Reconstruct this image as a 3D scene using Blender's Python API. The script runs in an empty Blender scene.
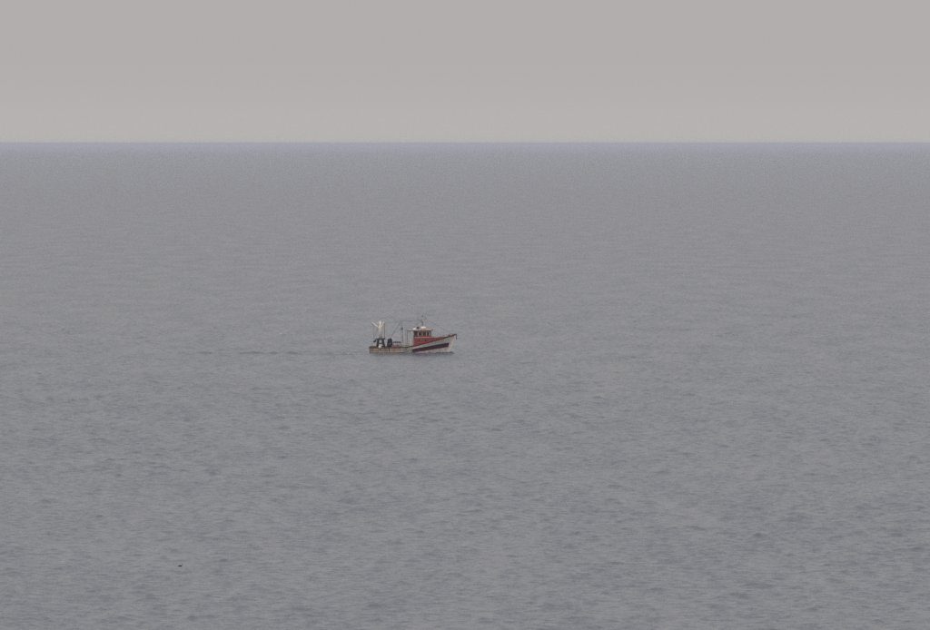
import bpy, bmesh, math, random
import numpy as np
from mathutils import Vector, Matrix

random.seed(7)
RAD = math.radians
SC = bpy.context.scene
COL = SC.collection

# ------------------------------------------------------------------ camera
W, H = 930.0, 630.0                 # proportions of the photograph
ALPHA = 1.073e-4                    # radians covered by one of its pixels
CAM_H = 34.0                        # eye height above the sea on the coast
SEA_R = 200000.0                     # the sheet of sea runs this far out
DIP = CAM_H / SEA_R                 # so its edge lies this little below eye level
# the horizon lies 170.5 px above the middle: the axis points that much below it
PITCH = DIP + (H / 2 - 144.5) * ALPHA

cam = bpy.data.cameras.new('camera')
cam.sensor_width = 36.0
cam.lens = 36.0 / (2 * math.tan(W * ALPHA / 2))
cam.clip_start = 1.0
cam.clip_end = 500000.0
co = bpy.data.objects.new('camera', cam)
COL.objects.link(co)
co.location = (0, 0, CAM_H)
co.rotation_euler = (RAD(90) - PITCH, 0, 0)
SC.camera = co

# ------------------------------------------------------------------ overcast sky
SUN_ELEV, SUN_AZ = RAD(48), RAD(205)     # high behind the viewer, veiled by cloud
world = bpy.data.worlds.new('World')
SC.world = world
world.use_nodes = True
wn = world.node_tree
wn.nodes.clear()
out = wn.nodes.new('ShaderNodeOutputWorld')
bg = wn.nodes.new('ShaderNodeBackground')
sky = wn.nodes.new('ShaderNodeTexSky')
sky.sky_type = 'NISHITA'
sky.sun_disc = False
sky.sun_elevation = SUN_ELEV
sky.sun_rotation = SUN_AZ
sky.air_density = 1.0
sky.dust_density = 6.0
mixs = wn.nodes.new('ShaderNodeMix')
mixs.data_type = 'RGBA'
mixs.inputs[0].default_value = 0.94      # an even grey cloud deck covers the clear sky
mixs.inputs[7].default_value = (4.64, 4.46, 4.40, 1)
wn.links.new(sky.outputs[0], mixs.inputs[6])
# the standard overcast sky: evenly brighter towards the zenith all round
wtc = wn.nodes.new('ShaderNodeTexCoord')
wsp = wn.nodes.new('ShaderNodeSeparateXYZ')
wn.links.new(wtc.outputs['Generated'], wsp.inputs[0])
wmr = wn.nodes.new('ShaderNodeMapRange')
wmr.inputs['To Min'].default_value = 1.0
wmr.inputs['To Max'].default_value = 1.45
wn.links.new(wsp.outputs['Z'], wmr.inputs['Value'])
wmu = wn.nodes.new('ShaderNodeVectorMath')
wmu.operation = 'SCALE'
wn.links.new(mixs.outputs[2], wmu.inputs[0])
whz = wn.nodes.new('ShaderNodeMapRange')      # the paler strip low down, all round the horizon
whz.interpolation_type = 'SMOOTHSTEP'
whz.inputs['From Max'].default_value = 0.010
whz.inputs['To Min'].default_value = 1.075
whz.inputs['To Max'].default_value = 1.0
wn.links.new(wsp.outputs['Z'], whz.inputs['Value'])
wmm = wn.nodes.new('ShaderNodeMath')
wmm.operation = 'MULTIPLY'
wn.links.new(wmr.outputs['Result'], wmm.inputs[0])
wn.links.new(whz.outputs['Result'], wmm.inputs[1])
wn.links.new(wmm.outputs[0], wmu.inputs['Scale'])
wn.links.new(wmu.outputs[0], bg.inputs[0])
bg.inputs[1].default_value = 0.10
wn.links.new(bg.outputs[0], out.inputs[0])

sun = bpy.data.lights.new('sun', 'SUN')
sun.energy = 0.9
sun.angle = RAD(25)
sun.color = (1.0, 0.96, 0.91)
so = bpy.data.objects.new('sun', sun)
COL.objects.link(so)
sd = Vector((math.sin(SUN_AZ) * math.cos(SUN_ELEV), math.cos(SUN_AZ) * math.cos(SUN_ELEV), math.sin(SUN_ELEV)))
so.rotation_euler = sd.to_track_quat('Z', 'Y').to_euler()
so.location = (0, 0, 60)

vs = SC.view_settings
vs.view_transform = 'Standard'
vs.look = 'None'
vs.exposure = 0.0
vs.gamma = 1.0
vs.use_curve_mapping = False
SC.render.engine = 'CYCLES'
SC.cycles.use_denoising = False
SC.cycles.filter_width = 1.5
SC.cycles.max_bounces = 6
SC.cycles.volume_bounces = 1


# ------------------------------------------------------------------ where things stand
def on_sea(px, py):
    """point of the mean sea surface that the photograph shows at a pixel"""
    dep = DIP + (py - 144.5) * ALPHA
    d = CAM_H / dep
    return ((px - W / 2) * ALPHA * d, d)


BOAT_D = 1501.0
BOAT_X = (412.5 - W / 2) * ALPHA * BOAT_D
BOAT_YAW = RAD(-5)                    # bow swung a little towards the shore
BHX, BHY = math.cos(BOAT_YAW), math.sin(BOAT_YAW)
BOAT_S = 0.972
STERN = (BOAT_X - 6.85 * BHX, BOAT_D - 6.85 * BHY)

# ------------------------------------------------------------------ waves
rng = np.random.RandomState(11)
NW = 150
lam = np.exp(rng.uniform(np.log(0.7), np.log(5.5), NW))
wdir = RAD(262) + rng.normal(0, 1.0, NW)     # wind chop running towards the shore
phase = rng.uniform(0, 2 * np.pi, NW)
SLOPE = 0.087
kk = 2 * np.pi / lam
slope_i = SLOPE * np.sqrt(2.0 / NW) * np.where(lam > 3, 3.0 / lam, 1.0)
amp = slope_i / kk
KX, KY = kk * np.cos(wdir), kk * np.sin(wdir)


def gust(x, y):
    """slow patches of stronger and weaker chop"""
    g = (np.sin(x * 0.021 + y * 0.0061 + 1.3) + np.sin(x * -0.013 + y * 0.0113 + 0.4)
         + np.sin(x * 0.047 + y * 0.021 + 2.2) * 0.7 + np.sin(x * 0.008 - y * 0.0031) )
    return 1.0 + 0.13 * g


def wake(x, y):
    """(extra chop in the churned wake, height of the boat's own waves)"""
    dx, dy = x - STERN[0], y - STERN[1]
    u = dx * BHX + dy * BHY            # + ahead of the stern
    v = -dx * BHY + dy * BHX
    back = np.clip(-u, 0, None)
    width = 1.6 + 0.05 * back
    smooth = np.where(u < 1.0, np.exp(-(v / width) ** 2) * np.exp(-((back - 20.0) / 14.0) ** 2), 0.0)
    ub = np.clip(13.3 - u, 0, None)    # behind the stem
    arm = 0.35 + ub * 0.36
    wv = np.where(u < 13.3, np.exp(-((np.abs(v) - arm) / (0.55 + 0.02 * ub)) ** 2) * np.exp(-ub / 24.0) * 0.34, 0.0)
    # low ridges left along the track
    ridge = np.exp(-((back - 21.0) / 11.0) ** 4) * (0.55 + 0.45 * np.sin(back * 1.3 + 2.0 * np.sin(back * 0.41)))
    wv = wv + np.where(u < 0, 0.46 * ridge * np.exp(-((v + 1.2) / 0.95) ** 2), 0.0)
    wv = wv + np.where(u < 0, 0.22 * np.exp(-((back - 7.0) / 5.0) ** 2) * np.exp(-((v - 0.6) / 0.9) ** 2) * (0.6 + 0.4 * np.sin(back * 2.1)), 0.0)
    return smooth, wv


def sea_height(x, y, sx=None, sy=None):
    x = np.asarray(x, dtype=np.float64)
    y = np.asarray(y, dtype=np.float64)
    z = np.zeros_like(x)
    for i in range(NW):
        w = 1.0
        if sx is not None:             # drop what this part of the sheet is too coarse to carry
            c, s = abs(math.cos(wdir[i])), abs(math.sin(wdir[i]))
            lx, ly = lam[i] / max(c, 1e-3), lam[i] / max(s, 1e-3)
            w = np.clip(lx / sx - 2.2, 0, 1.2) / 1.2 * np.clip(ly / sy - 2.2, 0, 1.2) / 1.2
            if not np.any(w > 0):
                continue
        p = KX[i] * x + KY[i] * y + phase[i]
        z = z + w * amp[i] * (np.sin(p) - 0.18 * np.cos(2 * p))
    z = z + 12.0 * np.clip(z, -0.04, 0.14) ** 2      # peaked crests over flat troughs
    sm, wv = wake(x, y)
    return z * gust(x, y) * (1 + 0.9 * sm) + wv


# ------------------------------------------------------------------ materials
def mat(name, color, rough=0.6, metal=0.0, var=0.18, scale=6.0, stain=None, stain_amt=0.35, stain_scale=2.0,
        bump=0.0, spec=0.4):
    m = bpy.data.materials.new(name)
    m.use_nodes = True
    nt = m.node_tree
    b = nt.nodes['Principled BSDF']
    b.inputs['Roughness'].default_value = rough
    b.inputs['Metallic'].default_value = metal
    b.inputs['Specular IOR Level'].default_value = spec
    tc = nt.nodes.new('ShaderNodeTexCoord')
    n1 = nt.nodes.new('ShaderNodeTexNoise')
    n1.inputs['Scale'].default_value = scale
    n1.inputs['Detail'].default_value = 6
    nt.links.new(tc.outputs['Object'], n1.inputs['Vector'])
    r1 = nt.nodes.new('ShaderNodeValToRGB')
    c = color
    r1.color_ramp.elements[0].position = 0.3
    r1.color_ramp.elements[1].position = 0.72
    r1.color_ramp.elements[0].color = (c[0] * (1 - var), c[1] * (1 - var), c[2] * (1 - var), 1)
    r1.color_ramp.elements[1].color = (min(1, c[0] * (1 + var)), min(1, c[1] * (1 + var)), min(1, c[2] * (1 + var)), 1)
    nt.links.new(n1.outputs['Fac'], r1.inputs['Fac'])
    last = r1.outputs['Color']
    if stain:
        mp = nt.nodes.new('ShaderNodeMapping')
        mp.inputs['Scale'].default_value = (1.0, 1.0, 0.28)      # runs drawn out downwards
        n2 = nt.nodes.new('ShaderNodeTexNoise')
        n2.inputs['Scale'].default_value = stain_scale
        n2.inputs['Detail'].default_value = 8
        n2.inputs['Roughness'].default_value = 0.65
        nt.links.new(tc.outputs['Object'], mp.inputs['Vector'])
        nt.links.new(mp.outputs['Vector'], n2.inputs['Vector'])
        r2 = nt.nodes.new('ShaderNodeMapRange')
        r2.inputs['From Min'].default_value = 0.48
        r2.inputs['From Max'].default_value = 0.64
        r2.inputs['To Max'].default_value = stain_amt
        nt.links.new(n2.outputs['Fac'], r2.inputs['Value'])
        mx = nt.nodes.new('ShaderNodeMix')
        mx.data_type = 'RGBA'
        mx.inputs[7].default_value = (*stain, 1)
        nt.links.new(r2.outputs['Result'], mx.inputs[0])
        nt.links.new(last, mx.inputs[6])
        last = mx.outputs[2]
    nt.links.new(last, b.inputs['Base Color'])
    if bump:
        bp = nt.nodes.new('ShaderNodeBump')
        bp.inputs['Strength'].default_value = bump
        bp.inputs['Distance'].default_value = 0.02
        nt.links.new(n1.outputs['Fac'], bp.inputs['Height'])
        nt.links.new(bp.outputs['Normal'], b.inputs['Normal'])
    return m


RUST = (0.16, 0.07, 0.035)
M = {
    'white': mat('white_paint', (0.62, 0.60, 0.57), 0.5, stain=RUST, stain_amt=0.4, stain_scale=1.6),
    'offwhite': mat('offwhite_paint', (0.50, 0.47, 0.45), 0.55, stain=RUST, stain_amt=0.35),
    'pinkish': mat('faded_pink_paint', (0.50, 0.39, 0.37), 0.6, stain=RUST, stain_amt=0.35),
    'cream': mat('cream_paint', (0.84, 0.79, 0.71), 0.5, stain=RUST, stain_amt=0.25),
    'red': mat('red_paint', (0.29, 0.06, 0.055), 0.5, stain=(0.22, 0.12, 0.1), stain_amt=0.35),
    'antifoul': mat('antifouling_red', (0.10, 0.045, 0.05), 0.7, stain=(0.06, 0.06, 0.05), stain_amt=0.5),
    'dark': mat('dark_maroon_paint', (0.078, 0.022, 0.034), 0.5, stain=(0.028, 0.026, 0.05), stain_amt=0.75, stain_scale=0.35),
    'tan': mat('weathered_sheathing', (0.37, 0.31, 0.245), 0.75, var=0.25, stain=(0.16, 0.10, 0.07), stain_amt=0.6, bump=0.3),
    'worn': mat('worn_grey_paint', (0.40, 0.375, 0.345), 0.7, var=0.2, stain=(0.20, 0.14, 0.11), stain_amt=0.5),
    'black': mat('black_steel', (0.018, 0.02, 0.028), 0.5, stain=RUST, stain_amt=0.3),
    'steel': mat('galvanised_steel', (0.30, 0.31, 0.31), 0.5, metal=0.5, stain=RUST, stain_amt=0.3),
    'green': mat('pale_green_paint', (0.38, 0.42, 0.405), 0.55, stain=RUST, stain_amt=0.3),
    'redbrown': mat('red_brown_paint', (0.17, 0.06, 0.055), 0.6),
    'brown': mat('brown_wood', (0.10, 0.055, 0.045), 0.6),
    'deck': mat('deck_boards', (0.20, 0.17, 0.14), 0.8),
    'net': mat('pink_net', (0.24, 0.13, 0.12), 0.95, var=0.4, scale=14, bump=0.6),
    'rope': mat('rope', (0.16, 0.14, 0.12), 0.9),
    'wire': mat('wire_rope', (0.10, 0.10, 0.11), 0.6, metal=0.3),
    'glass': mat('window_glass', (0.02, 0.022, 0.025), 0.08, var=0.05, spec=0.6),
    'orange': mat('orange_ring', (0.55, 0.13, 0.03), 0.6),
    'rubber': mat('rubber', (0.02, 0.02, 0.02), 0.85),
    'plume_white': mat('white_plumage', (0.78, 0.78, 0.76), 0.8, var=0.05, scale=30),
    'plume_grey': mat('grey_plumage', (0.50, 0.51, 0.53), 0.8, var=0.1, scale=30),
    'plume_dark': mat('dark_plumage', (0.045, 0.042, 0.042), 0.8, var=0.2, scale=30),
    'bill_yellow': mat('yellow_bill', (0.55, 0.36, 0.06), 0.5),
    'bill_grey': mat('grey_bill', (0.10, 0.095, 0.08), 0.5),
}


def water_material():
    m = bpy.data.materials.new('sea_water')
    m.use_nodes = True
    nt = m.node_tree
    b = nt.nodes['Principled BSDF']
    b.inputs['Base Color'].default_value = (0.130, 0.150, 0.184, 1)
    b.inputs['IOR'].default_value = 1.34
    b.inputs['Roughness'].default_value = 0.18
    geo = nt.nodes.new('ShaderNodeNewGeometry')

    def noise(scale, sx, sy, detail, rough=0.55):
        mp = nt.nodes.new('ShaderNodeMapping')
        mp.inputs['Scale'].default_value = (sx, sy, 1)
        mp.inputs['Rotation'].default_value = (0, 0, RAD(7))
        n = nt.nodes.new('ShaderNodeTexNoise')
        n.noise_dimensions = '2D'
        n.inputs['Scale'].default_value = scale
        n.inputs['Detail'].default_value = detail
        n.inputs['Roughness'].default_value = rough
        nt.links.new(geo.outputs['Position'], mp.inputs['Vector'])
        nt.links.new(mp.outputs['Vector'], n.inputs['Vector'])
        return n.outputs['Fac']

    fine = noise(1.0, 1.2, 0.6, 4)              # short-crested chop
    # ripples too small to model roughen the surface in flecks and patches drawn out along the wind
    fleck = noise(0.95, 1.0, 0.5, 5, 0.88)
    rp = nt.nodes.new('ShaderNodeMapRange')
    rp.inputs['From Min'].default_value = 0.45
    rp.inputs['From Max'].default_value = 0.64
    rp.inputs['To Min'].default_value = 0.19
    rp.inputs['To Max'].default_value = 0.44
    patch = noise(0.13, 1.0, 0.15, 2, 0.6)
    add = nt.nodes.new('ShaderNodeMath')
    add.operation = 'MULTIPLY_ADD'
    nt.links.new(patch, add.inputs[0])
    add.inputs[1].default_value = 0.18
    nt.links.new(fleck, add.inputs[2])
    sub = nt.nodes.new('ShaderNodeMath')
    sub.operation = 'SUBTRACT'
    sub.inputs[1].default_value = 0.09
    nt.links.new(add.outputs[0], sub.inputs[0])
    nt.links.new(sub.outputs[0], rp.inputs['Value'])
    nt.links.new(rp.outputs['Result'], b.inputs['Roughness'])
    bp = nt.nodes.new('ShaderNodeBump')
    bp.inputs['Strength'].default_value = 1.0
    bp.inputs['Distance'].default_value = 0.18
    nt.links.new(fine, bp.inputs['Height'])
    nt.links.new(bp.outputs['Normal'], b.inputs['Normal'])
    return m


# ------------------------------------------------------------------ helpers
def link_mesh(name, me, material, parent=None, smooth=False, loc=None):
    if material is not None:
        for mm in (material if isinstance(material, (list, tuple)) else [material]):
            me.materials.append(mm)
    if smooth:
        me.polygons.foreach_set('use_smooth', [True] * len(me.polygons))
    o = bpy.data.objects.new(name, me)
    COL.objects.link(o)
    if parent is not None:
        o.parent = parent
    if loc is not None:
        o.location = loc
    return o


def obj(name, bm, material, parent=None, smooth=False, bevel=0.0):
    bmesh.ops.recalc_face_normals(bm, faces=bm.faces)
    if bevel:
        bmesh.ops.bevel(bm, geom=list(bm.edges), offset=bevel, segments=2, affect='EDGES', clamp_overlap=True)
    me = bpy.data.meshes.new(name)
    bm.to_mesh(me)
    bm.free()
    return link_mesh(name, me, material, parent, smooth)


def box(bm, lo, hi):
    vsx = [bm.verts.new((x, y, z)) for x in (lo[0], hi[0]) for y in (lo[1], hi[1]) for z in (lo[2], hi[2])]
    for f in ((0, 1, 3, 2), (4, 6, 7, 5), (0, 4, 5, 1), (2, 3, 7, 6), (0, 2, 6, 4), (1, 5, 7, 3)):
        bm.faces.new([vsx[i] for i in f])
    return bm


def hexa(bm, pts):
    """eight corners: four of the bottom, four of the top, in the same order"""
    v = [bm.verts.new(p) for p in pts]
    for f in ((3, 2, 1, 0), (4, 5, 6, 7), (0, 1, 5, 4), (1, 2, 6, 5), (2, 3, 7, 6), (3, 0, 4, 7)):
        bm.faces.new([v[i] for i in f])
    return bm


def tube(bm, pts, r, seg=10):
    pts = [Vector(p) for p in pts]
    rr = r if isinstance(r, (list, tuple)) else [r] * len(pts)
    tot = (pts[-1] - pts[0]).normalized()
    ref = min((Vector((1, 0, 0)), Vector((0, 1, 0)), Vector((0, 0, 1))), key=lambda e: abs(e.dot(tot)))
    rings = []
    for i, p in enumerate(pts):
        d = (pts[min(i + 1, len(pts) - 1)] - pts[max(i - 1, 0)]).normalized()
        a = d.cross(ref)
        a.normalize()
        b = d.cross(a)
        rings.append([bm.verts.new(p + (a * math.cos(2 * math.pi * k / seg) + b * math.sin(2 * math.pi * k / seg)) * rr[i])
                      for k in range(seg)])
    for i in range(len(rings) - 1):
        for k in range(seg):
            bm.faces.new((rings[i][k], rings[i][(k + 1) % seg], rings[i + 1][(k + 1) % seg], rings[i + 1][k]))
    bm.faces.new(rings[0][::-1])
    bm.faces.new(rings[-1])
    return bm


def lathe(bm, prof, origin, axis=(0, 0, 1), seg=16):
    """prof: (radius, distance along the axis)"""
    ax = Vector(axis).normalized()
    a = ax.cross(Vector((1, 0, 0)))
    if a.length < 0.1:
        a = ax.cross(Vector((0, 1, 0)))
    a.normalize()
    b = ax.cross(a)
    o = Vector(origin)
    rings = []
    for r, t in prof:
        rings.append([bm.verts.new(o + ax * t + (a * math.cos(2 * math.pi * k / seg) + b * math.sin(2 * math.pi * k / seg)) * max(r, 1e-4))
                      for k in range(seg)])
    for i in range(len(rings) - 1):
        for k in range(seg):
            bm.faces.new((rings[i][k], rings[i][(k + 1) % seg], rings[i + 1][(k + 1) % seg], rings[i + 1][k]))
    bm.faces.new(rings[0][::-1])
    bm.faces.new(rings[-1])
    return bm


def torus(bm, center, normal, R, r, seg=20, rs=8):
    n = Vector(normal).normalized()
    a = n.cross(Vector((0, 0, 1)))
    if a.length < 0.1:
        a = n.cross(Vector((1, 0, 0)))
    a.normalize()
    b = n.cross(a)
    c = Vector(center)
    ring = []
    for i in range(seg):
        t = 2 * math.pi * i / seg
        d = a * math.cos(t) + b * math.sin(t)
        ring.append([bm.verts.new(c + d * (R + r * math.cos(2 * math.pi * j / rs)) + n * r * math.sin(2 * math.pi * j / rs)) for j in range(rs)])
    for i in range(seg):
        for j in range(rs):
            bm.faces.new((ring[i][j], ring[i][(j + 1) % rs], ring[(i + 1) % seg][(j + 1) % rs], ring[(i + 1) % seg][j]))
    return bm


def empty(name, loc, rz=0.0):
    o = bpy.data.objects.new(name, None)
    COL.objects.link(o)
    o.location = loc
    o.rotation_euler = (0, 0, rz)
    return o


def tag(o, label, cat, group=None):
    o['label'] = label
    o['category'] = cat
    if group:
        o['group'] = group
    return o


# ------------------------------------------------------------------ the sea
def build_sea():
    half = W * ALPHA / 2
    dense = np.linspace(-half * 1.22, half * 1.22, 410)
    step = dense[1] - dense[0]
    side = []
    a = dense[-1]
    while a < math.pi - 0.02:
        step = min(step * 1.4, 0.12)
        a += step
        side.append(min(a, math.pi - 0.01))
    side = np.array(side)
    az = np.concatenate([-side[::-1], dense, side])
    # rings: close together through the part in view, widening with distance
    d_near, d_far = 560.0, 7000.0
    inner = np.exp(np.linspace(math.log(4.0), math.log(d_near), 60))[:-1]
    mid = [d_near]
    while mid[-1] < d_far:
        mid.append(mid[-1] + float(np.interp(mid[-1], [560, 1000, 1440, 1470, 1530, 1560, 3000, 7000], [0.36, 0.7, 1.2, 0.4, 0.4, 1.3, 2.6, 9.0])))
    mid = np.array(mid)
    outer = np.exp(np.linspace(math.log(mid[-1]), math.log(SEA_R), 140))[1:]
    rr = np.concatenate([inner, mid, outer])
    print('sea grid', len(rr), len(az))
    dr = np.gradient(rr)
    dr = np.where((rr > 1420) & (rr < 1580), np.interp(rr, [1420, 1580], [1.17, 1.32]), dr)   # same chop through the finer rings at the boat
    daz = np.gradient(az)
    A, Rg = np.meshgrid(az, rr)
    x = np.sin(A) * Rg
    y = np.cos(A) * Rg
    sy = np.repeat(dr[:, None], len(az), 1)
    sx = Rg * daz[None, :]
    far_side = np.abs(A) > 0.35            # off to the sides both directions get coarse
    sxx = np.where(far_side, np.maximum(sx, sy), sx)
    syy = np.where(far_side, np.maximum(sx, sy), sy)
    z = sea_height(x, y, sxx, syy)
    nr, na = x.shape
    co_ = np.stack([x, y, z], -1).reshape(-1, 3).astype(np.float32)
    idx = np.arange(nr * na).reshape(nr, na)
    q = np.stack([idx[:-1, :-1], idx[:-1, 1:], idx[1:, 1:], idx[1:, :-1]], -1).reshape(-1, 4)
    q = q[:, ::-1]
    nq = len(q)
    me = bpy.data.meshes.new('sea')
    me.vertices.add(len(co_))
    me.vertices.foreach_set('co', co_.ravel())
    me.loops.add(nq * 4)
    me.loops.foreach_set('vertex_index', q.astype(np.int32).ravel())
    me.polygons.add(nq)
    me.polygons.foreach_set('loop_start', (np.arange(nq) * 4).astype(np.int32))
    me.polygons.foreach_set('use_smooth', np.ones(nq, dtype=bool))
    me.update(calc_edges=True)
    o = link_mesh('sea', me, water_material())
    o['kind'] = 'structure'
    return o


build_sea()

# ------------------------------------------------------------------ the fishing boat
# boat axes: x forward from the transom, y to port, z up from the waterline
BOAT_Z = -0.05
boat = empty('fishing_boat', (STERN[0], STERN[1], BOAT_Z), BOAT_YAW)
boat.rotation_euler = (RAD(1.0), RAD(-1.1), BOAT_YAW)
boat.scale = (BOAT_S, 1, 1)
tag(boat, 'small trawler with red wheelhouse, white bow and tan stern, steaming alone on the grey sea', 'fishing boat')


def interp(x, table):
    xs = [t[0] for t in table]
    ys = [t[1] for t in table]
    return float(np.interp(x, xs, ys))


SHEER = [(0, 1.16), (2.5, 1.08), (6.4, 1.12), (7.2, 1.28), (8.5, 1.54), (10.3, 1.95), (12, 2.33), (13, 2.62), (14.2, 2.88)]
BEAM = [(0, 1.80), (1.5, 2.05), (4, 2.25), (7, 2.30), (9, 2.22), (10.5, 1.98), (11.7, 1.55), (12.8, 0.95), (13.6, 0.42), (14.2, 0.04)]
WLB = [(0, 1.62), (1.5, 1.9), (4, 2.12), (7, 2.12), (9, 1.80), (10.5, 1.28), (11.7, 0.78), (12.8, 0.36), (13.6, 0.13), (14.2, 0.03)]
L0 = 14.2


def stem_x(z):
    return 13.05 + 0.40 * max(z, -0.6)


def hull_pt(s, z, side):
    """s runs 0..14.2 along the sheer; z height; side -1 starboard, 1 port"""
    zs = interp(s, SHEER)
    t = max(0.0, min(1.0, z / zs))
    wl, bm_ = interp(s, WLB), interp(s, BEAM)
    if z >= 0:
        hb = wl + (bm_ - wl) * t ** 1.35
    else:
        hb = wl * max(0.05, 1 - (z / -0.95) ** 2)
    f = (s / L0) ** 3
    x = s + f * (stem_x(z) - stem_x(2.88))
    return Vector((x, side * hb, z))


def dark_top(s):
    return interp(s, [(7.3, 0.80), (13.3, 1.62), (14.2, 1.72)])


def dark_bot(s):
    return interp(s, [(7.3, 0.26), (13.3, 0.98), (14.2, 1.05)])


def hull():
    bm = bmesh.new()
    stations = sorted(set([round(v, 3) for v in np.linspace(0, L0, 58)] + [5.3, 7.35, 13.7]))
    rows = {}
    for side in (-1, 1):
        for s in stations:
            zs = interp(s, SHEER)
            zb, zt = (dark_bot(s), dark_top(s)) if s >= 7.35 else (0.26, 0.80)
            zt = min(zt, zs - 0.22)
            levels = [-0.95, -0.6, -0.25, 0.06, max(0.14, zb - 0.10), zb, (zb + zt) / 2, zt, zt + (zs - zt) * 0.4, zs - (0.11 if s < 7.34 else 0.24 - 0.012 * (s - 7.34)), zs]
            rows[(side, s)] = [bm.verts.new(hull_pt(s, z, side)) for z in levels]
    for side in (-1, 1):
        for a, b in zip(stations[:-1], stations[1:]):
            ra, rb = rows[(side, a)], rows[(side, b)]
            fore = a >= 7.34
            for k in range(10):
                f = bm.faces.new((ra[k], rb[k], rb[k + 1], ra[k + 1]))
                if k <= 2:
                    mi = 2
                elif not fore:
                    mi = 2 if k == 3 else (5 if k == 9 else 4)
                    if a >= 5.29:                 # worn grey stretch amidships over a higher boot-top
                        mi = 2 if k <= 4 else (5 if k == 9 else 6)
                else:
                    mi = (0, 3, 1, 1, 0, 0, 3)[k - 3]
                    if a >= 13.69 and k in (4, 5, 6):
                        mi = 0
                f.material_index = mi
    # transom and keel
    for k in range(10):
        f = bm.faces.new((rows[(1, stations[0])][k], rows[(-1, stations[0])][k], rows[(-1, stations[0])][k + 1], rows[(1, stations[0])][k + 1]))
        f.material_index = 4 if k > 3 else 2
    for a, b in zip(stations[:-1], stations[1:]):
        f = bm.faces.new((rows[(-1, a)][0], rows[(1, a)][0], rows[(1, b)][0], rows[(-1, b)][0]))
        f.material_index = 2
    bmesh.ops.remove_doubles(bm, verts=bm.verts, dist=0.0005)
    o = obj('hull', bm, [M['white'], M['dark'], M['antifoul'], M['red'], M['tan'], M['brown'], M['worn']], boat, smooth=False)
    o['label'] = 'hull, white under a red top strake, dark maroon band forward, tan aft'
    return o


HULL = hull()


def along(zfun, s0, s1, side, off, n=30):
    pts = []
    for s in np.linspace(s0, s1, n):
        p = hull_pt(s, zfun(s), side)
        p.y += side * off
        pts.append(p)
    return pts


# deck
bm = bmesh.new()
ss = np.linspace(0.06, 13.5, 32)
DECKZ = [(0, 0.62), (6.8, 0.62), (7.2, 0.8), (14.2, 2.0)]
lft, rgt = [], []
for s in ss:
    z = interp(s, DECKZ)
    p = hull_pt(s, z, 1)
    lft.append(bm.verts.new((p.x, max(0.01, p.y - 0.05), z)))
    rgt.append(bm.verts.new((p.x, -max(0.01, p.y - 0.05), z)))
for i in range(len(ss) - 1):
    bm.faces.new((rgt[i], rgt[i + 1], lft[i + 1], lft[i]))
obj('deck', bm, M['deck'], boat)

# rails and rubbing strakes
for side in (-1, 1):
    bm = bmesh.new()
    tube(bm, along(lambda s: interp(s, SHEER) + 0.02, 7.3, 14.15, side, 0.0), 0.065, 8)
    obj('bulwark_rail', bm, M['redbrown'], HULL)
    bm = bmesh.new()
    tube(bm, along(lambda s: interp(s, SHEER) + 0.02, 0.0, 7.3, side, 0.0), 0.07, 8)
    obj('bulwark_rail', bm, M['brown'], HULL)['label'] = 'dark brown rail along the tan stern'
    bm = bmesh.new()
    tube(bm, along(lambda s: dark_top(s) + 0.02 if s > 7.35 else interp(s, [(0, 0.34), (6, 0.36), (7.35, 0.82)]), 0.0, 13.5, side, 0.02, 44), 0.05, 6)
    obj('rubbing_strake', bm, M['steel'], HULL)
bm = bmesh.new()
tube(bm, [(1.0 * 0 - 0.02, -1.8, 1.18), (-0.02, 1.8, 1.18)], 0.07, 8)
obj('stern_rail', bm, M['brown'], HULL)
# stem bar
bm = bmesh.new()
pts = [hull_pt(14.2, z, 1) for z in np.linspace(-0.3, 2.95, 12)]
tube(bm, [(p.x + 0.02, 0, p.z) for p in pts], 0.085, 8)
obj('stem_bar', bm, M['cream'], HULL)
# sheathing boards on the stern quarter, proud of the hull
for side in (-1, 1):
    for j, x in enumerate(np.arange(0.5, 7.2, 0.95)):
        bm = bmesh.new()
        a = [hull_pt(x, z, side) for z in (0.40, 0.98)]
        b = [hull_pt(x + 0.09, z, side) for z in (0.40, 0.98)]
        o_ = Vector((0, side * 0.035, 0))
        hexa(bm, [a[0], b[0], b[0] + o_, a[0] + o_, a[1], b[1], b[1] + o_, a[1] + o_])
        obj('rubbing_post', bm, M['brown'] if j % 3 == 0 else M['tan'], HULL)

# forecastle casing (red) between the bulwarks
def casing_half(x):
    return min(1.72, max(0.10, abs(hull_pt(x + 0.4, 0.66 + (x - 7) * 0.19, 1).y) - 0.10))


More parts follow.
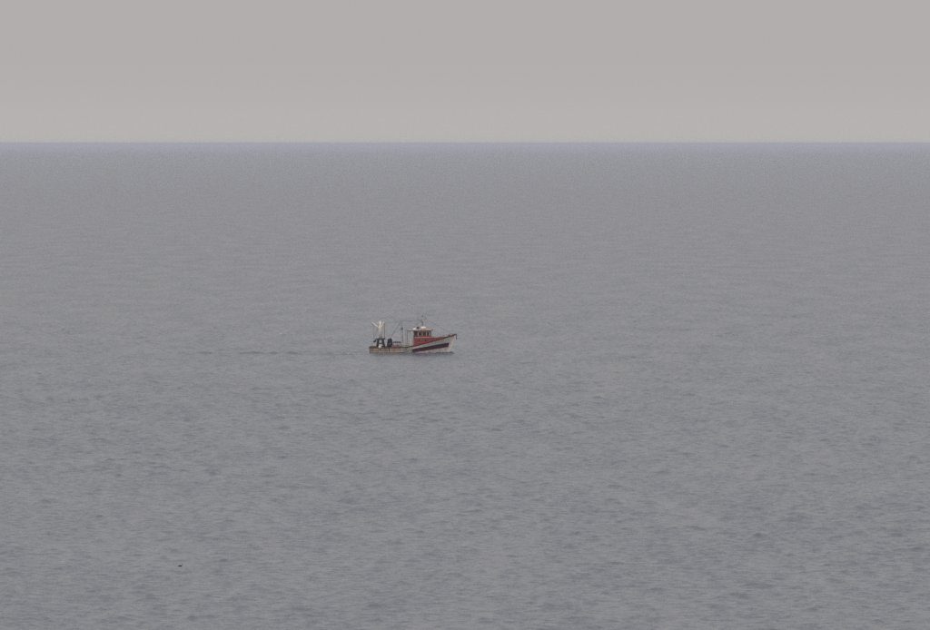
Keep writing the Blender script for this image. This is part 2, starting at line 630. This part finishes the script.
bm = bmesh.new()
xs = list(np.linspace(7.45, 12.9, 16))
CT = lambda x: interp(x, [(7, 2.62), (11, 2.60), (12.9, 2.66)])
ring = []
for x in xs:
    h = casing_half(x)
    t = CT(x)
    ring.append([bm.verts.new(p) for p in ((x, -h, 0.7 + (x - 7) * 0.19), (x, -h, t - 0.06), (x, -h + 0.1, t), (x, 0, t + 0.05), (x, h - 0.1, t), (x, h, t - 0.06), (x, h, 0.7 + (x - 7) * 0.19))])
for i in range(len(ring) - 1):
    for k in range(6):
        bm.faces.new((ring[i][k], ring[i + 1][k], ring[i + 1][k + 1], ring[i][k + 1]))
bm.faces.new(ring[0])
bm.faces.new(ring[-1][::-1])
CASING = obj('forecastle_casing', bm, M['red'], boat)
CASING['label'] = 'red painted forecastle casing below the wheelhouse'
for side in (-1, 1):
    bm = bmesh.new()
    tube(bm, [(x, side * (casing_half(x) + 0.01), CT(x) - 0.02) for x in np.linspace(7.45, 12.9, 16)], 0.055, 6)
    obj('coaming', bm, M['offwhite'], CASING)
    for x in (8.3, 9.4, 10.5):
        bm = bmesh.new()
        h = casing_half(x)
        lathe(bm, [(0.13, 0), (0.15, 0.03), (0.10, 0.045), (0.095, 0.02)], (x, side * h, 2.18), (0, side, 0), 14)
        obj('porthole', bm, M['brown'], CASING)
# guard rail on the foredeck
bm = bmesh.new()
rail = [hull_pt(s, interp(s, SHEER), -1) for s in np.linspace(11.2, 14.1, 6)]
for p in rail:
    tube(bm, [(p.x, p.y + 0.03, p.z), (p.x, p.y + 0.03, p.z + 0.34)], 0.018, 6)
tube(bm, [(p.x, p.y + 0.03, p.z + 0.34) for p in rail], 0.02, 6)
railp = [Vector((p.x, -p.y - 0.03, p.z)) for p in rail]
for p in railp:
    tube(bm, [p, p + Vector((0, 0, 0.34))], 0.018, 6)
tube(bm, [p + Vector((0, 0, 0.34)) for p in railp], 0.02, 6)
obj('bow_rail', bm, M['steel'], boat)

# anchor, roller and windlass at the bow
bm = bmesh.new()
box(bm, (13.75, -0.16, 2.86), (14.42, 0.16, 2.98))
tube(bm, [(14.36, -0.17, 3.0), (14.36, 0.17, 3.0)], 0.09, 10)
obj('anchor_roller', bm, M['black'], boat)
bm = bmesh.new()
tube(bm, [(14.42, 0, 3.02), (14.40, 0, 2.25)], 0.045, 8)
tube(bm, [(14.40, -0.34, 2.52), (14.44, -0.2, 2.28), (14.42, 0, 2.2), (14.44, 0.2, 2.28), (14.40, 0.34, 2.52)], [0.02, 0.06, 0.07, 0.06, 0.02], 8)
tube(bm, [(14.42, -0.14, 2.93), (14.42, 0.14, 2.93)], 0.03, 6)
obj('anchor', bm, M['black'], boat)
bm = bmesh.new()
box(bm, (13.05, -0.2, 2.3), (13.4, 0.2, 2.8))
lathe(bm, [(0.14, -0.32), (0.10, -0.25), (0.10, 0.25), (0.14, 0.32)], (13.22, 0, 2.8), (0, 1, 0), 12)
obj('windlass', bm, M['brown'], boat)

# wheelhouse
WX0, WX1, WH = 7.35, 10.15, 1.30
WZ0, WZS, WZ1 = 2.55, 2.80, 3.68


def slab_wall(bm, p0, p1, z0, z1, th, out, rake=0.0):
    """upright panel from p0 to p1; `out` its outward direction; top leans back by rake"""
    p0, p1, n = Vector((*p0, 0)), Vector((*p1, 0)), Vector((*out, 0)).normalized()
    b = [p0, p1, p1 - n * th, p0 - n * th]
    hexa(bm, [(v.x, v.y, z0) for v in b] + [(v.x - n.x * rake, v.y - n.y * rake, z1) for v in b])


WHOUSE = empty('wheelhouse', (0, 0, 0))
WHOUSE.parent = boat
bm = bmesh.new()
# sill band, window posts and header, leaving real openings for the panes
SILL, HEAD = 2.92, 3.44
for side in (-1, 1):
    slab_wall(bm, (WX0, side * WH), (WX1, side * WH), HEAD, WZ1, 0.06, (0, side))
    for a, b in ((WX0, 7.50), (8.10, 8.24), (8.80, 8.92), (9.48, 9.60), (10.02, WX1)):
        slab_wall(bm, (a, side * WH), (b, side * WH), SILL, HEAD, 0.06, (0, side))
slab_wall(bm, (WX1, -WH + 0.061), (WX1, WH - 0.061), HEAD, WZ1, 0.06, (1, 0))
fy = [-WH + 0.061, -1.14, -0.68, -0.58, -0.07, 0.07, 0.58, 0.68, 1.14, WH - 0.061]
for a, b in zip(fy[0::2], fy[1::2]):
    slab_wall(bm, (WX1, a), (WX1, b), SILL, HEAD, 0.06, (1, 0))
slab_wall(bm, (WX0, -WH + 0.061), (WX0, WH - 0.061), 0.75, WZ1, 0.06, (-1, 0))
obj('wall', bm, M['pinkish'], WHOUSE)
bm = bmesh.new()
for side in (-1, 1):
    slab_wall(bm, (WX0, side * WH), (WX1, side * WH), WZ0, SILL - 0.002, 0.06, (0, side))
slab_wall(bm, (WX1, -WH + 0.061), (WX1, WH - 0.061), WZ0, SILL - 0.002, 0.06, (1, 0))
obj('lower_wall', bm, M['red'], WHOUSE)['label'] = 'red band below the wheelhouse windows'
for side in (-1, 1):
    for a, b in ((7.50, 8.10), (8.24, 8.80), (8.92, 9.48), (9.60, 10.02)):
        bm = bmesh.new()
        slab_wall(bm, (a, side * (WH - 0.02)), (b, side * (WH - 0.02)), SILL, HEAD, 0.015, (0, side))
        obj('window', bm, M['glass'], WHOUSE)
for a, b in zip(fy[1::2][:-1], fy[2::2]):
    bm = bmesh.new()
    slab_wall(bm, (WX1 - 0.02, a), (WX1 - 0.02, b), SILL, HEAD, 0.015, (1, 0))
    obj('window', bm, M['glass'], WHOUSE)
# red-brown side door on the after corner
for side in (-1, 1):
    bm = bmesh.new()
    slab_wall(bm, (7.46, side * (WH + 0.03)), (8.06, side * (WH + 0.03)), 2.64, 3.60, 0.028, (0, side))
    d = obj('door', bm, M['brown'], WHOUSE)
    bm = bmesh.new()
    slab_wall(bm, (7.58, side * (WH + 0.042)), (7.94, side * (WH + 0.042)), 3.08, 3.46, 0.010, (0, side))
    obj('pane', bm, M['glass'], d)
# lower after house wall, white
bm = bmesh.new()
box(bm, (6.45, -1.15, 0.66), (7.34, 1.15, 2.5))
obj('companionway', bm, M['white'], WHOUSE, bevel=0.04)
bm = bmesh.new()
box(bm, (6.42, -0.35, 0.75), (6.445, 0.35, 2.3))
obj('door', bm, M['brown'], WHOUSE)
# roof
bm = bmesh.new()
box(bm, (6.42, -1.50, WZ1), (10.40, 1.50, WZ1 + 0.13))
ROOF = obj('roof', bm, M['pinkish'], WHOUSE, bevel=0.05)
bm = bmesh.new()
box(bm, (6.40, -1.515, WZ1 - 0.05), (10.42, 1.515, WZ1 + 0.035))
obj('fascia', bm, M['redbrown'], ROOF)
for side in (-1, 1):
    bm = bmesh.new()
    tube(bm, [(6.55, side * 1.22, 0.66), (6.55, side * 1.22, WZ1)], 0.04, 8)
    obj('roof_post', bm, M['white'], WHOUSE)
bm = bmesh.new()
lathe(bm, [(0.05, 0), (0.05, 0.2), (0.2, 0.2), (0.22, 0.34), (0.19, 0.52), (0.05, 0.54)], (8.1, -0.75, WZ1 + 0.12), (0, 0, 1), 14)
obj('searchlight', bm, M['brown'], ROOF, smooth=False)
bm = bmesh.new()
lathe(bm, [(0.10, -0.42), (0.21, -0.38), (0.23, -0.2), (0.25, 0), (0.23, 0.2), (0.21, 0.38), (0.10, 0.42)], (9.0, -0.55, WZ1 + 0.40), (1, 0, 0), 16)
obj('life_raft_canister', bm, M['cream'], ROOF)
for x in (8.78, 9.22):
    bm = bmesh.new()
    box(bm, (x - 0.04, -0.8, WZ1 + 0.125), (x + 0.04, -0.3, WZ1 + 0.22))
    obj('raft_cradle', bm, M['steel'], ROOF)
bm = bmesh.new()
lathe(bm, [(0.30, 0), (0.32, 0.06), (0.30, 0.18), (0.18, 0.26), (0.02, 0.28)], (7.4, 0.5, WZ1 + 0.12), (0, 0, 1), 16)
obj('radar_dome', bm, M['cream'], ROOF, smooth=True)
# signal mast on the wheelhouse roof
MAST = empty('signal_mast', (0, 0, 0))
MAST.parent = boat
bm = bmesh.new()
tube(bm, [(8.75, 0.0, WZ1 + 0.1), (8.72, 0.0, 5.6), (8.70, 0.0, 6.1)], [0.07, 0.05, 0.03], 8)
obj('pole', bm, M['green'], MAST)
bm = bmesh.new()
tube(bm, [(8.05, -0.25, 5.42), (9.30, 0.25, 5.42)], 0.035, 6)
tube(bm, [(8.72, -0.75, 5.15), (8.72, 0.75, 5.15)], 0.035, 6)
obj('crosstree', bm, M['green'], MAST)
bm = bmesh.new()
box(bm, (8.50, -0.42, 5.20), (8.70, 0.42, 5.32))
box(bm, (8.5, -0.14, 5.05), (8.8, 0.14, 5.20))
obj('radar_scanner', bm, M['offwhite'], MAST)
for x, y, h in ((8.05, -0.25, 1.1), (9.30, 0.25, 0.8)):
    bm = bmesh.new()
    tube(bm, [(x, y, 5.42), (x, y, 5.42 + h)], [0.018, 0.008], 6)
    obj('whip_antenna', bm, M['wire'], MAST)
for z in (4.55, 4.85, 5.9):
    bm = bmesh.new()
    lathe(bm, [(0.05, 0), (0.07, 0.03), (0.07, 0.15), (0.04, 0.18)], (8.86, 0, z), (0, 0, 1), 10)
    obj('navigation_light', bm, M['rubber'], MAST)

# pale green derrick frame and boom just aft of the wheelhouse
DER = empty('derrick_frame', (0, 0, 0))
DER.parent = boat
for y in (-1.35, 1.35):
    bm = bmesh.new()
    tube(bm, [(5.35, y, 0.6), (5.35, y * 0.75, 4.35)], [0.085, 0.06], 8)
    obj('leg', bm, M['green'], DER)
    bm = bmesh.new()
    tube(bm, [(6.12, y, 0.6), (6.08, y * 0.82, 4.0)], [0.07, 0.055], 8)
    obj('leg', bm, M['green'], DER)
    for k in range(6):
        bm = bmesh.new()
        z = 1.1 + k * 0.42
        tube(bm, [(5.36, y * (1 - 0.25 * (z - 0.6) / 3.75), z), (6.11, y * (1 - 0.18 * (z - 0.6) / 3.4), z)], 0.035, 6)
        obj('ladder_rung', bm, M['white'], DER)
bm = bmesh.new()
tube(bm, [(5.35, -1.2, 4.3), (5.35, 1.2, 4.3)], 0.075, 8)
obj('crossbeam', bm, M['green'], DER)
bm = bmesh.new()
tube(bm, [(5.35, -1.26, 2.6), (5.35, 1.26, 2.6)], 0.06, 8)
obj('crossbeam', bm, M['green'], DER)
bm = bmesh.new()
tube(bm, [(5.3, 0.0, 4.3), (5.3, 0.0, 5.35)], [0.05, 0.03], 8)
obj('topmast', bm, M['steel'], DER)
for x, y in ((5.3, -0.9), (5.3, 0.9)):
    bm = bmesh.new()
    box(bm, (x - 0.06, y - 0.04, 3.92), (x + 0.06, y + 0.04, 4.1))
    lathe(bm, [(0.1, -0.05), (0.13, -0.03), (0.10, 0), (0.13, 0.03), (0.1, 0.05)], (x, y, 3.95), (0, 1, 0), 12)
    obj('block', bm, M['rubber'], DER)

# trawl winch
WIN = empty('trawl_winch', (0, 0, 0))
WIN.parent = boat
for y in (-0.75, 0.75):
    bm = bmesh.new()
    lathe(bm, [(0.45, -0.38), (0.45, -0.34), (0.18, -0.34), (0.18, 0.34), (0.45, 0.34), (0.45, 0.38)], (5.85, y, 1.25), (0, 1, 0), 18)
    obj('drum', bm, M['white'], WIN)
    bm = bmesh.new()
    lathe(bm, [(0.2, -0.32), (0.36, -0.3), (0.36, 0.3), (0.2, 0.32)], (5.85, y, 1.25), (0, 1, 0), 16)
    obj('wire_coil', bm, M['wire'], WIN)
bm = bmesh.new()
box(bm, (5.5, -0.32, 0.63), (6.2, 0.32, 1.45))
obj('gearbox', bm, M['green'], WIN, bevel=0.04)

# stern gantry: black trestle below, cream mast with spreading arms above
GAN = empty('stern_gantry', (0, 0, 0))
GAN.parent = boat
GX = 1.75
for y in (-0.95, 0.95):
    for x0, x1 in ((GX - 0.34, GX - 0.66), (GX + 0.34, GX + 0.66)):
        bm = bmesh.new()
        tube(bm, [(x1, y, 0.62), (x0, y * 0.85, 2.42)], [0.13, 0.11], 8)
        obj('leg', bm, M['black'], GAN)
    bm = bmesh.new()
    tube(bm, [(GX - 0.46, y * 0.94, 1.72), (GX + 0.46, y * 0.94, 1.72)], 0.07, 8)
    obj('tie_bar', bm, M['black'], GAN)
    bm = bmesh.new()
    tube(bm, [(GX - 0.72, y * 0.86, 2.42), (GX + 0.72, y * 0.86, 2.42)], 0.12, 8)
    obj('side_beam', bm, M['black'], GAN)
    bm = bmesh.new()
    lathe(bm, [(0.12, -0.06), (0.17, -0.05), (0.12, 0), (0.17, 0.05), (0.12, 0.06)], (GX - 0.95, y * 0.9, 2.05), (0, 1, 0), 12)
    tube(bm, [(GX - 0.95, y * 0.9, 2.05), (GX - 0.72, y * 0.86, 2.42)], 0.04, 6)
    obj('towing_block', bm, M['black'], GAN)
bm = bmesh.new()
tube(bm, [(GX, -0.95, 2.44), (GX, 0.95, 2.44)], 0.14, 10)
obj('crossbeam', bm, M['black'], GAN)
bm = bmesh.new()
tube(bm, [(GX + 0.03, 0, 2.45), (GX - 0.03, 0, 4.0), (GX + 0.02, 0, 5.30)], [0.29, 0.22, 0.17], 12)
obj('mast', bm, M['cream'], GAN, smooth=True)['label'] = 'thick cream post on the black trestle'
bm = bmesh.new()
tube(bm, [(GX - 0.02, 0, 4.0), (GX - 0.65, -0.1, 4.55), (GX - 1.30, -0.2, 5.10)], [0.17, 0.15, 0.11], 8)
obj('arm', bm, M['cream'], GAN)
bm = bmesh.new()
tube(bm, [(GX - 0.02, 0, 4.0), (GX + 0.35, 0.05, 4.5), (GX + 0.70, 0.1, 5.18)], [0.16, 0.14, 0.10], 8)
obj('arm', bm, M['cream'], GAN)
bm = bmesh.new()
tube(bm, [(GX - 0.65, -0.1, 4.98), (GX + 0.66, 0.1, 4.98)], 0.05, 8)
obj('spreader', bm, M['cream'], GAN)
bm = bmesh.new()
tube(bm, [(GX + 0.70, 0.1, 5.18), (GX + 0.68, 0.1, 2.5)], 0.035, 6)
obj('fall_rope', bm, M['brown'], GAN)
bm = bmesh.new()
tube(bm, [(GX - 1.22, -0.2, 5.05), (GX - 0.95, -0.86, 2.1)], 0.014, 5)
obj('fall_rope', bm, M['wire'], GAN)

# second black frame: gallows and net drum further forward
GAL = empty('gallows', (0, 0, 0))
GAL.parent = boat
for y in (-1.2, 1.2):
    for dx in (-0.42, 0.42):
        bm = bmesh.new()
        tube(bm, [(3.30 + dx, y, 0.62), (3.30 + dx * 0.36, y * 0.9, 2.30)], [0.12, 0.11], 8)
        obj('leg', bm, M['black'], GAL)
    bm = bmesh.new()
    box(bm, (3.06, y * 0.9 - 0.13, 2.18), (3.54, y * 0.9 + 0.13, 2.46))
    obj('head', bm, M['black'], GAL, bevel=0.05)
    bm = bmesh.new()
    tube(bm, [(3.0, y, 1.45), (3.6, y, 1.45)], 0.07, 8)
    obj('tie_bar', bm, M['black'], GAL)
bm = bmesh.new()
lathe(bm, [(0.36, -0.95), (0.36, -0.9), (0.14, -0.9), (0.14, 0.9), (0.36, 0.9), (0.36, 0.95)], (3.30, 0, 1.06), (0, 1, 0), 18)
drum = obj('net_drum', bm, M['black'], GAL)
bm = bmesh.new()
lathe(bm, [(0.14, -0.88), (0.26, -0.8), (0.31, -0.3), (0.28, 0.1), (0.32, 0.5), (0.25, 0.8), (0.14, 0.88)], (3.30, 0, 1.06), (0, 1, 0), 18)
obj('rolled_net', bm, M['net'], drum)

# working-deck pipe rail between gallows and derrick
for side in (-1, 1):
    bm = bmesh.new()
    tube(bm, [(3.7, side * 1.9, 1.86), (5.35, side * 1.85, 1.84)], 0.055, 8)
    for x in (4.1, 4.75, 5.3):
        tube(bm, [(x, side * 1.92, 1.1), (x, side * 1.88, 1.86)], 0.03, 6)
    obj('pipe_rail', bm, M['black'], boat)
# fish hatch
bm = bmesh.new()
box(bm, (4.0, -0.7, 0.64), (5.0, 0.7, 1.15))
obj('fish_hatch', bm, M['offwhite'], boat, bevel=0.04)

# standing rigging: wires from the gantry over the derrick to the signal mast
def wire(a, b, sag=0.08, r=0.014):
    bm = bmesh.new()
    a, b = Vector(a), Vector(b)
    tube(bm, [a.lerp(b, t) - Vector((0, 0, sag * 4 * t * (1 - t))) for t in np.linspace(0, 1, 9)], r, 5)
    obj('stay_wire', bm, M['wire'], boat)


wire((GX + 0.7, 0.1, 5.15), (5.3, 0, 5.32), 0.15)
wire((5.3, 0, 5.32), (8.72, 0, 5.42), 0.12)
wire((8.70, 0, 6.0), (13.9, 0, 2.95), 0.1)
for side in (-1, 1):
    wire((8.72, 0, 5.5), (6.9, side * 1.45, WZ1 + 0.1), 0.03)
    wire((5.3, 0, 5.3), (3.3, side * 1.08, 2.46), 0.06)
    wire((GX, 0, 5.25), (0.12, side * 1.7, 1.2), 0.05)
wire((GX - 0.95, -0.86, 1.95), (5.3, -0.9, 3.95), 0.1)


# ------------------------------------------------------------------ gear lying on the boat
def boat_world(x, y, z):
    mw = Matrix.Translation((STERN[0], STERN[1], BOAT_Z)) @ boat.rotation_euler.to_matrix().to_4x4()
    return mw @ Vector((x * BOAT_S, y, z))


# fender hanging outside the trestle
FX, FY, FZ = 1.85, -2.16, 1.18
p = boat_world(FX, FY, FZ)
bm = bmesh.new()
lathe(bm, [(0.03, -0.24), (0.14, -0.21), (0.22, -0.10), (0.24, 0.0), (0.22, 0.10), (0.14, 0.2), (0.06, 0.24), (0.05, 0.30)], (0, 0, 0), (0, 0, 1), 16)
fender = obj('buoy', bm, M['cream'], None, smooth=True)
fender.location = p
tag(fender, 'round white buoy lashed to the rail below the black stern trestle', 'buoy')
bm = bmesh.new()
torus(bm, (0, 0, 0.33), (0, 1, 0), 0.05, 0.015, 12, 6)
tube(bm, [(0, 0, 0.36), (0, 0.22, 0.12)], 0.014, 6)
obj('lanyard', bm, M['rope'], fender)

# heap of pinkish net on the working deck
bm = bmesh.new()
n_, m_ = 22, 14
grid = []
for i in range(n_ + 1):
    row = []
    for j in range(m_ + 1):
        u, v = i / n_ * 2 - 1, j / m_ * 2 - 1
        e = max(0.0, 1 - u ** 4) * max(0.0, 1 - v ** 4)
        h = 0.86 * e ** 0.5 * (0.82 + 0.18 * math.sin(u * 7 + v * 3) + 0.10 * math.sin(u * 13 - v * 9)) + random.uniform(-0.03, 0.03) * e
        row.append(bm.verts.new((u * 0.95, v * 0.45, max(0, h))))
    grid.append(row)
for i in range(n_):
    for j in range(m_):
        bm.faces.new((grid[i][j], grid[i + 1][j], grid[i + 1][j + 1], grid[i][j + 1]))
net = obj('fishing_net', bm, M['net'], None, smooth=True)
net.location = boat_world(4.55, -1.35, 0.625)
net.rotation_euler = boat.rotation_euler
tag(net, 'heap of pinkish fishing net on the working deck amidships', 'net')


# ------------------------------------------------------------------ seabirds afloat
def bird_body(bm, L):
    """one continuous body with neck and head, bill to +x, floating at z = 0"""
    prof = [(-0.50, 0.02, 0.15), (-0.40, 0.07, 0.12), (-0.25, 0.15, 0.09), (-0.05, 0.20, 0.08), (0.12, 0.20, 0.085),
            (0.26, 0.15, 0.12), (0.33, 0.10, 0.19), (0.36, 0.075, 0.27), (0.40, 0.085, 0.33), (0.46, 0.07, 0.35), (0.52, 0.03, 0.345)]
    rings = []
    seg = 14
    for i, (x, r, z) in enumerate(prof):
        a, b = prof[max(i - 1, 0)], prof[min(i + 1, len(prof) - 1)]
        d = Vector((b[0] - a[0], 0, b[2] - a[2])).normalized()
        side = Vector((0, 1, 0))
        up = side.cross(d) * -1
        rings.append([bm.verts.new((Vector((x, 0, z)) + side * r * math.cos(2 * math.pi * k / seg) + up * r * 0.82 * math.sin(2 * math.pi * k / seg)) * L) for k in range(seg)])
    for i in range(len(rings) - 1):
        for k in range(seg):
            bm.faces.new((rings[i][k], rings[i][(k + 1) % seg], rings[i + 1][(k + 1) % seg], rings[i + 1][k]))
    bm.faces.new(rings[0][::-1])
    bm.faces.new(rings[-1])
    return bm


def seabird(px, py, L, yaw, mb, mw_, mbill, label, tilt=0.0):
    x, y = on_sea(px, py)
    sp = float(np.interp(y, [560, 1000, 1560, 3000], [0.36, 0.7, 1.3, 2.6]))
    z = float(sea_height(np.array([x]), np.array([y]), np.array([y * 3e-4]), np.array([sp]))[0])
    e = empty('seabird', (x, y, z), yaw)
    e.rotation_euler = (0, tilt, yaw)
    obj('body', bird_body(bmesh.new(), L), mb, e, smooth=True)
    for s in (-1, 1):
        bm = bmesh.new()
        st = [(0.22, 0.02), (0.10, 0.10), (-0.12, 0.115), (-0.35, 0.07), (-0.60, 0.012)]
        rings = []
        for xx, r in st:
            c = Vector((xx, s * (0.165 - max(0, -xx) * 0.18), 0.15 + max(0, -xx) * 0.06))
            rings.append([bm.verts.new((c + Vector((0, s * 0.045 * math.cos(t), r * math.sin(t)))) * L) for t in np.linspace(0, 2 * math.pi, 9)[:-1]])
        for i in range(len(rings) - 1):
            for k in range(8):
                bm.faces.new((rings[i][k], rings[i][(k + 1) % 8], rings[i + 1][(k + 1) % 8], rings[i + 1][k]))
        bm.faces.new(rings[0])
        bm.faces.new(rings[-1])
        obj('wing', bm, mw_, e, smooth=True)
    bm = bmesh.new()
    tube(bm, [(0.50 * L, 0, 0.345 * L), (0.58 * L, 0, 0.335 * L), (0.64 * L, 0, 0.31 * L)], [0.028 * L, 0.022 * L, 0.006 * L], 8)
    obj('bill', bm, mbill, e)
    return tag(e, label, 'seabird', 'seabirds afloat')


seabird(280.8, 334.6, 0.64, RAD(190), M['plume_white'], M['plume_grey'], M['bill_yellow'],
        'white gull-like seabird sitting on the water astern of the boat')
seabird(180.0, 566.5, 0.37, RAD(20), M['plume_dark'], M['plume_dark'], M['bill_grey'],
        'small dark seabird floating on the near water at lower left', tilt=RAD(-8))


# ------------------------------------------------------------------ foam of the wake and bow wave
def foam():
    bm = bmesh.new()
    rnd = random.Random(5)

    def fleck(x, y, r):
        n = rnd.randint(6, 9)
        a0 = rnd.uniform(0, 6.28)
        pts = []
        for k in range(n):
            t = a0 + 2 * math.pi * k / n
            q = r * rnd.uniform(0.55, 1.15)
            pts.append((x + math.cos(t) * q * 1.25, y + math.sin(t) * q))
        z = sea_height(np.array([p[0] for p in pts] + [x]), np.array([p[1] for p in pts] + [y]))
        c = bm.verts.new((x, y, z[-1] + 0.05 + r * 0.10))
        ring = [bm.verts.new((p[0], p[1], z[i] + 0.03)) for i, p in enumerate(pts)]
        for k in range(n):
            bm.faces.new((c, ring[k], ring[(k + 1) % n]))

    def at(u, v):
        u *= BOAT_S
        return STERN[0] + u * BHX - v * BHY, STERN[1] + u * BHY + v * BHX

    for _ in range(90):                       # along the waterline
        u = rnd.uniform(0.3, 13.1)
        hb = interp(u, WLB)
        x, y = at(u, -(hb + rnd.uniform(0.02, 0.30)))
        fleck(x, y, rnd.uniform(0.03, 0.11))
    for _ in range(70):                       # bow wave
        u = rnd.uniform(10.6, 13.6)
        hb = interp(min(u + 0.5, 14.2), WLB)
        for side in (-1, 1):
            x, y = at(u, side * (hb + abs(rnd.gauss(0.0, 0.18)) + (13.6 - u) * 0.10))
            fleck(x, y, rnd.uniform(0.04, 0.13))
    for _ in range(150):                      # churned water astern
        u = -rnd.expovariate(1 / 5.0) - 0.2
        x, y = at(u, rnd.gauss(0, 1.0))
        fleck(x, y, rnd.uniform(0.03, 0.10))
    bx_, by_ = on_sea(351.2, 354.6)           # one breaking crest in the wake
    for _ in range(55):
        fleck(bx_ + rnd.gauss(0, 0.36), by_ + rnd.gauss(0, 1.1), rnd.uniform(0.09, 0.20))
    for _ in range(40):                       # a weaker line of it nearer the stern
        fleck(bx_ + rnd.uniform(-1.6, 2.4), by_ + rnd.gauss(0, 0.8), rnd.uniform(0.05, 0.12))
    me = bpy.data.meshes.new('foam')
    bm.to_mesh(me)
    bm.free()
    o = link_mesh('foam', me, mat('sea_foam', (0.55, 0.57, 0.58), 0.8, var=0.12, scale=8))
    o['kind'] = 'stuff'
    o['label'] = 'flecks of white foam at the bow and astern of the boat'
    o['category'] = 'foam'


foam()

# ------------------------------------------------------------------ sea haze
bm = bmesh.new()
box(bm, (-SEA_R - 900, -SEA_R - 900, -3.0), (SEA_R + 900, SEA_R + 900, CAM_H + 2.0))
bmesh.ops.recalc_face_normals(bm, faces=bm.faces)
hz = bpy.data.materials.new('sea_haze')
hz.use_nodes = True
nt = hz.node_tree
nt.nodes.clear()
ho = nt.nodes.new('ShaderNodeOutputMaterial')
pv = nt.nodes.new('ShaderNodeVolumePrincipled')
pv.inputs['Color'].default_value = (0.85, 0.885, 1.0, 1)
pv.inputs['Density'].default_value = 2.9e-5
nt.links.new(pv.outputs['Volume'], ho.inputs['Volume'])
me = bpy.data.meshes.new('haze')
bm.to_mesh(me)
bm.free()
haze = link_mesh('haze', me, hz)
haze['kind'] = 'stuff'
haze['label'] = 'thin pale haze over the whole sea'
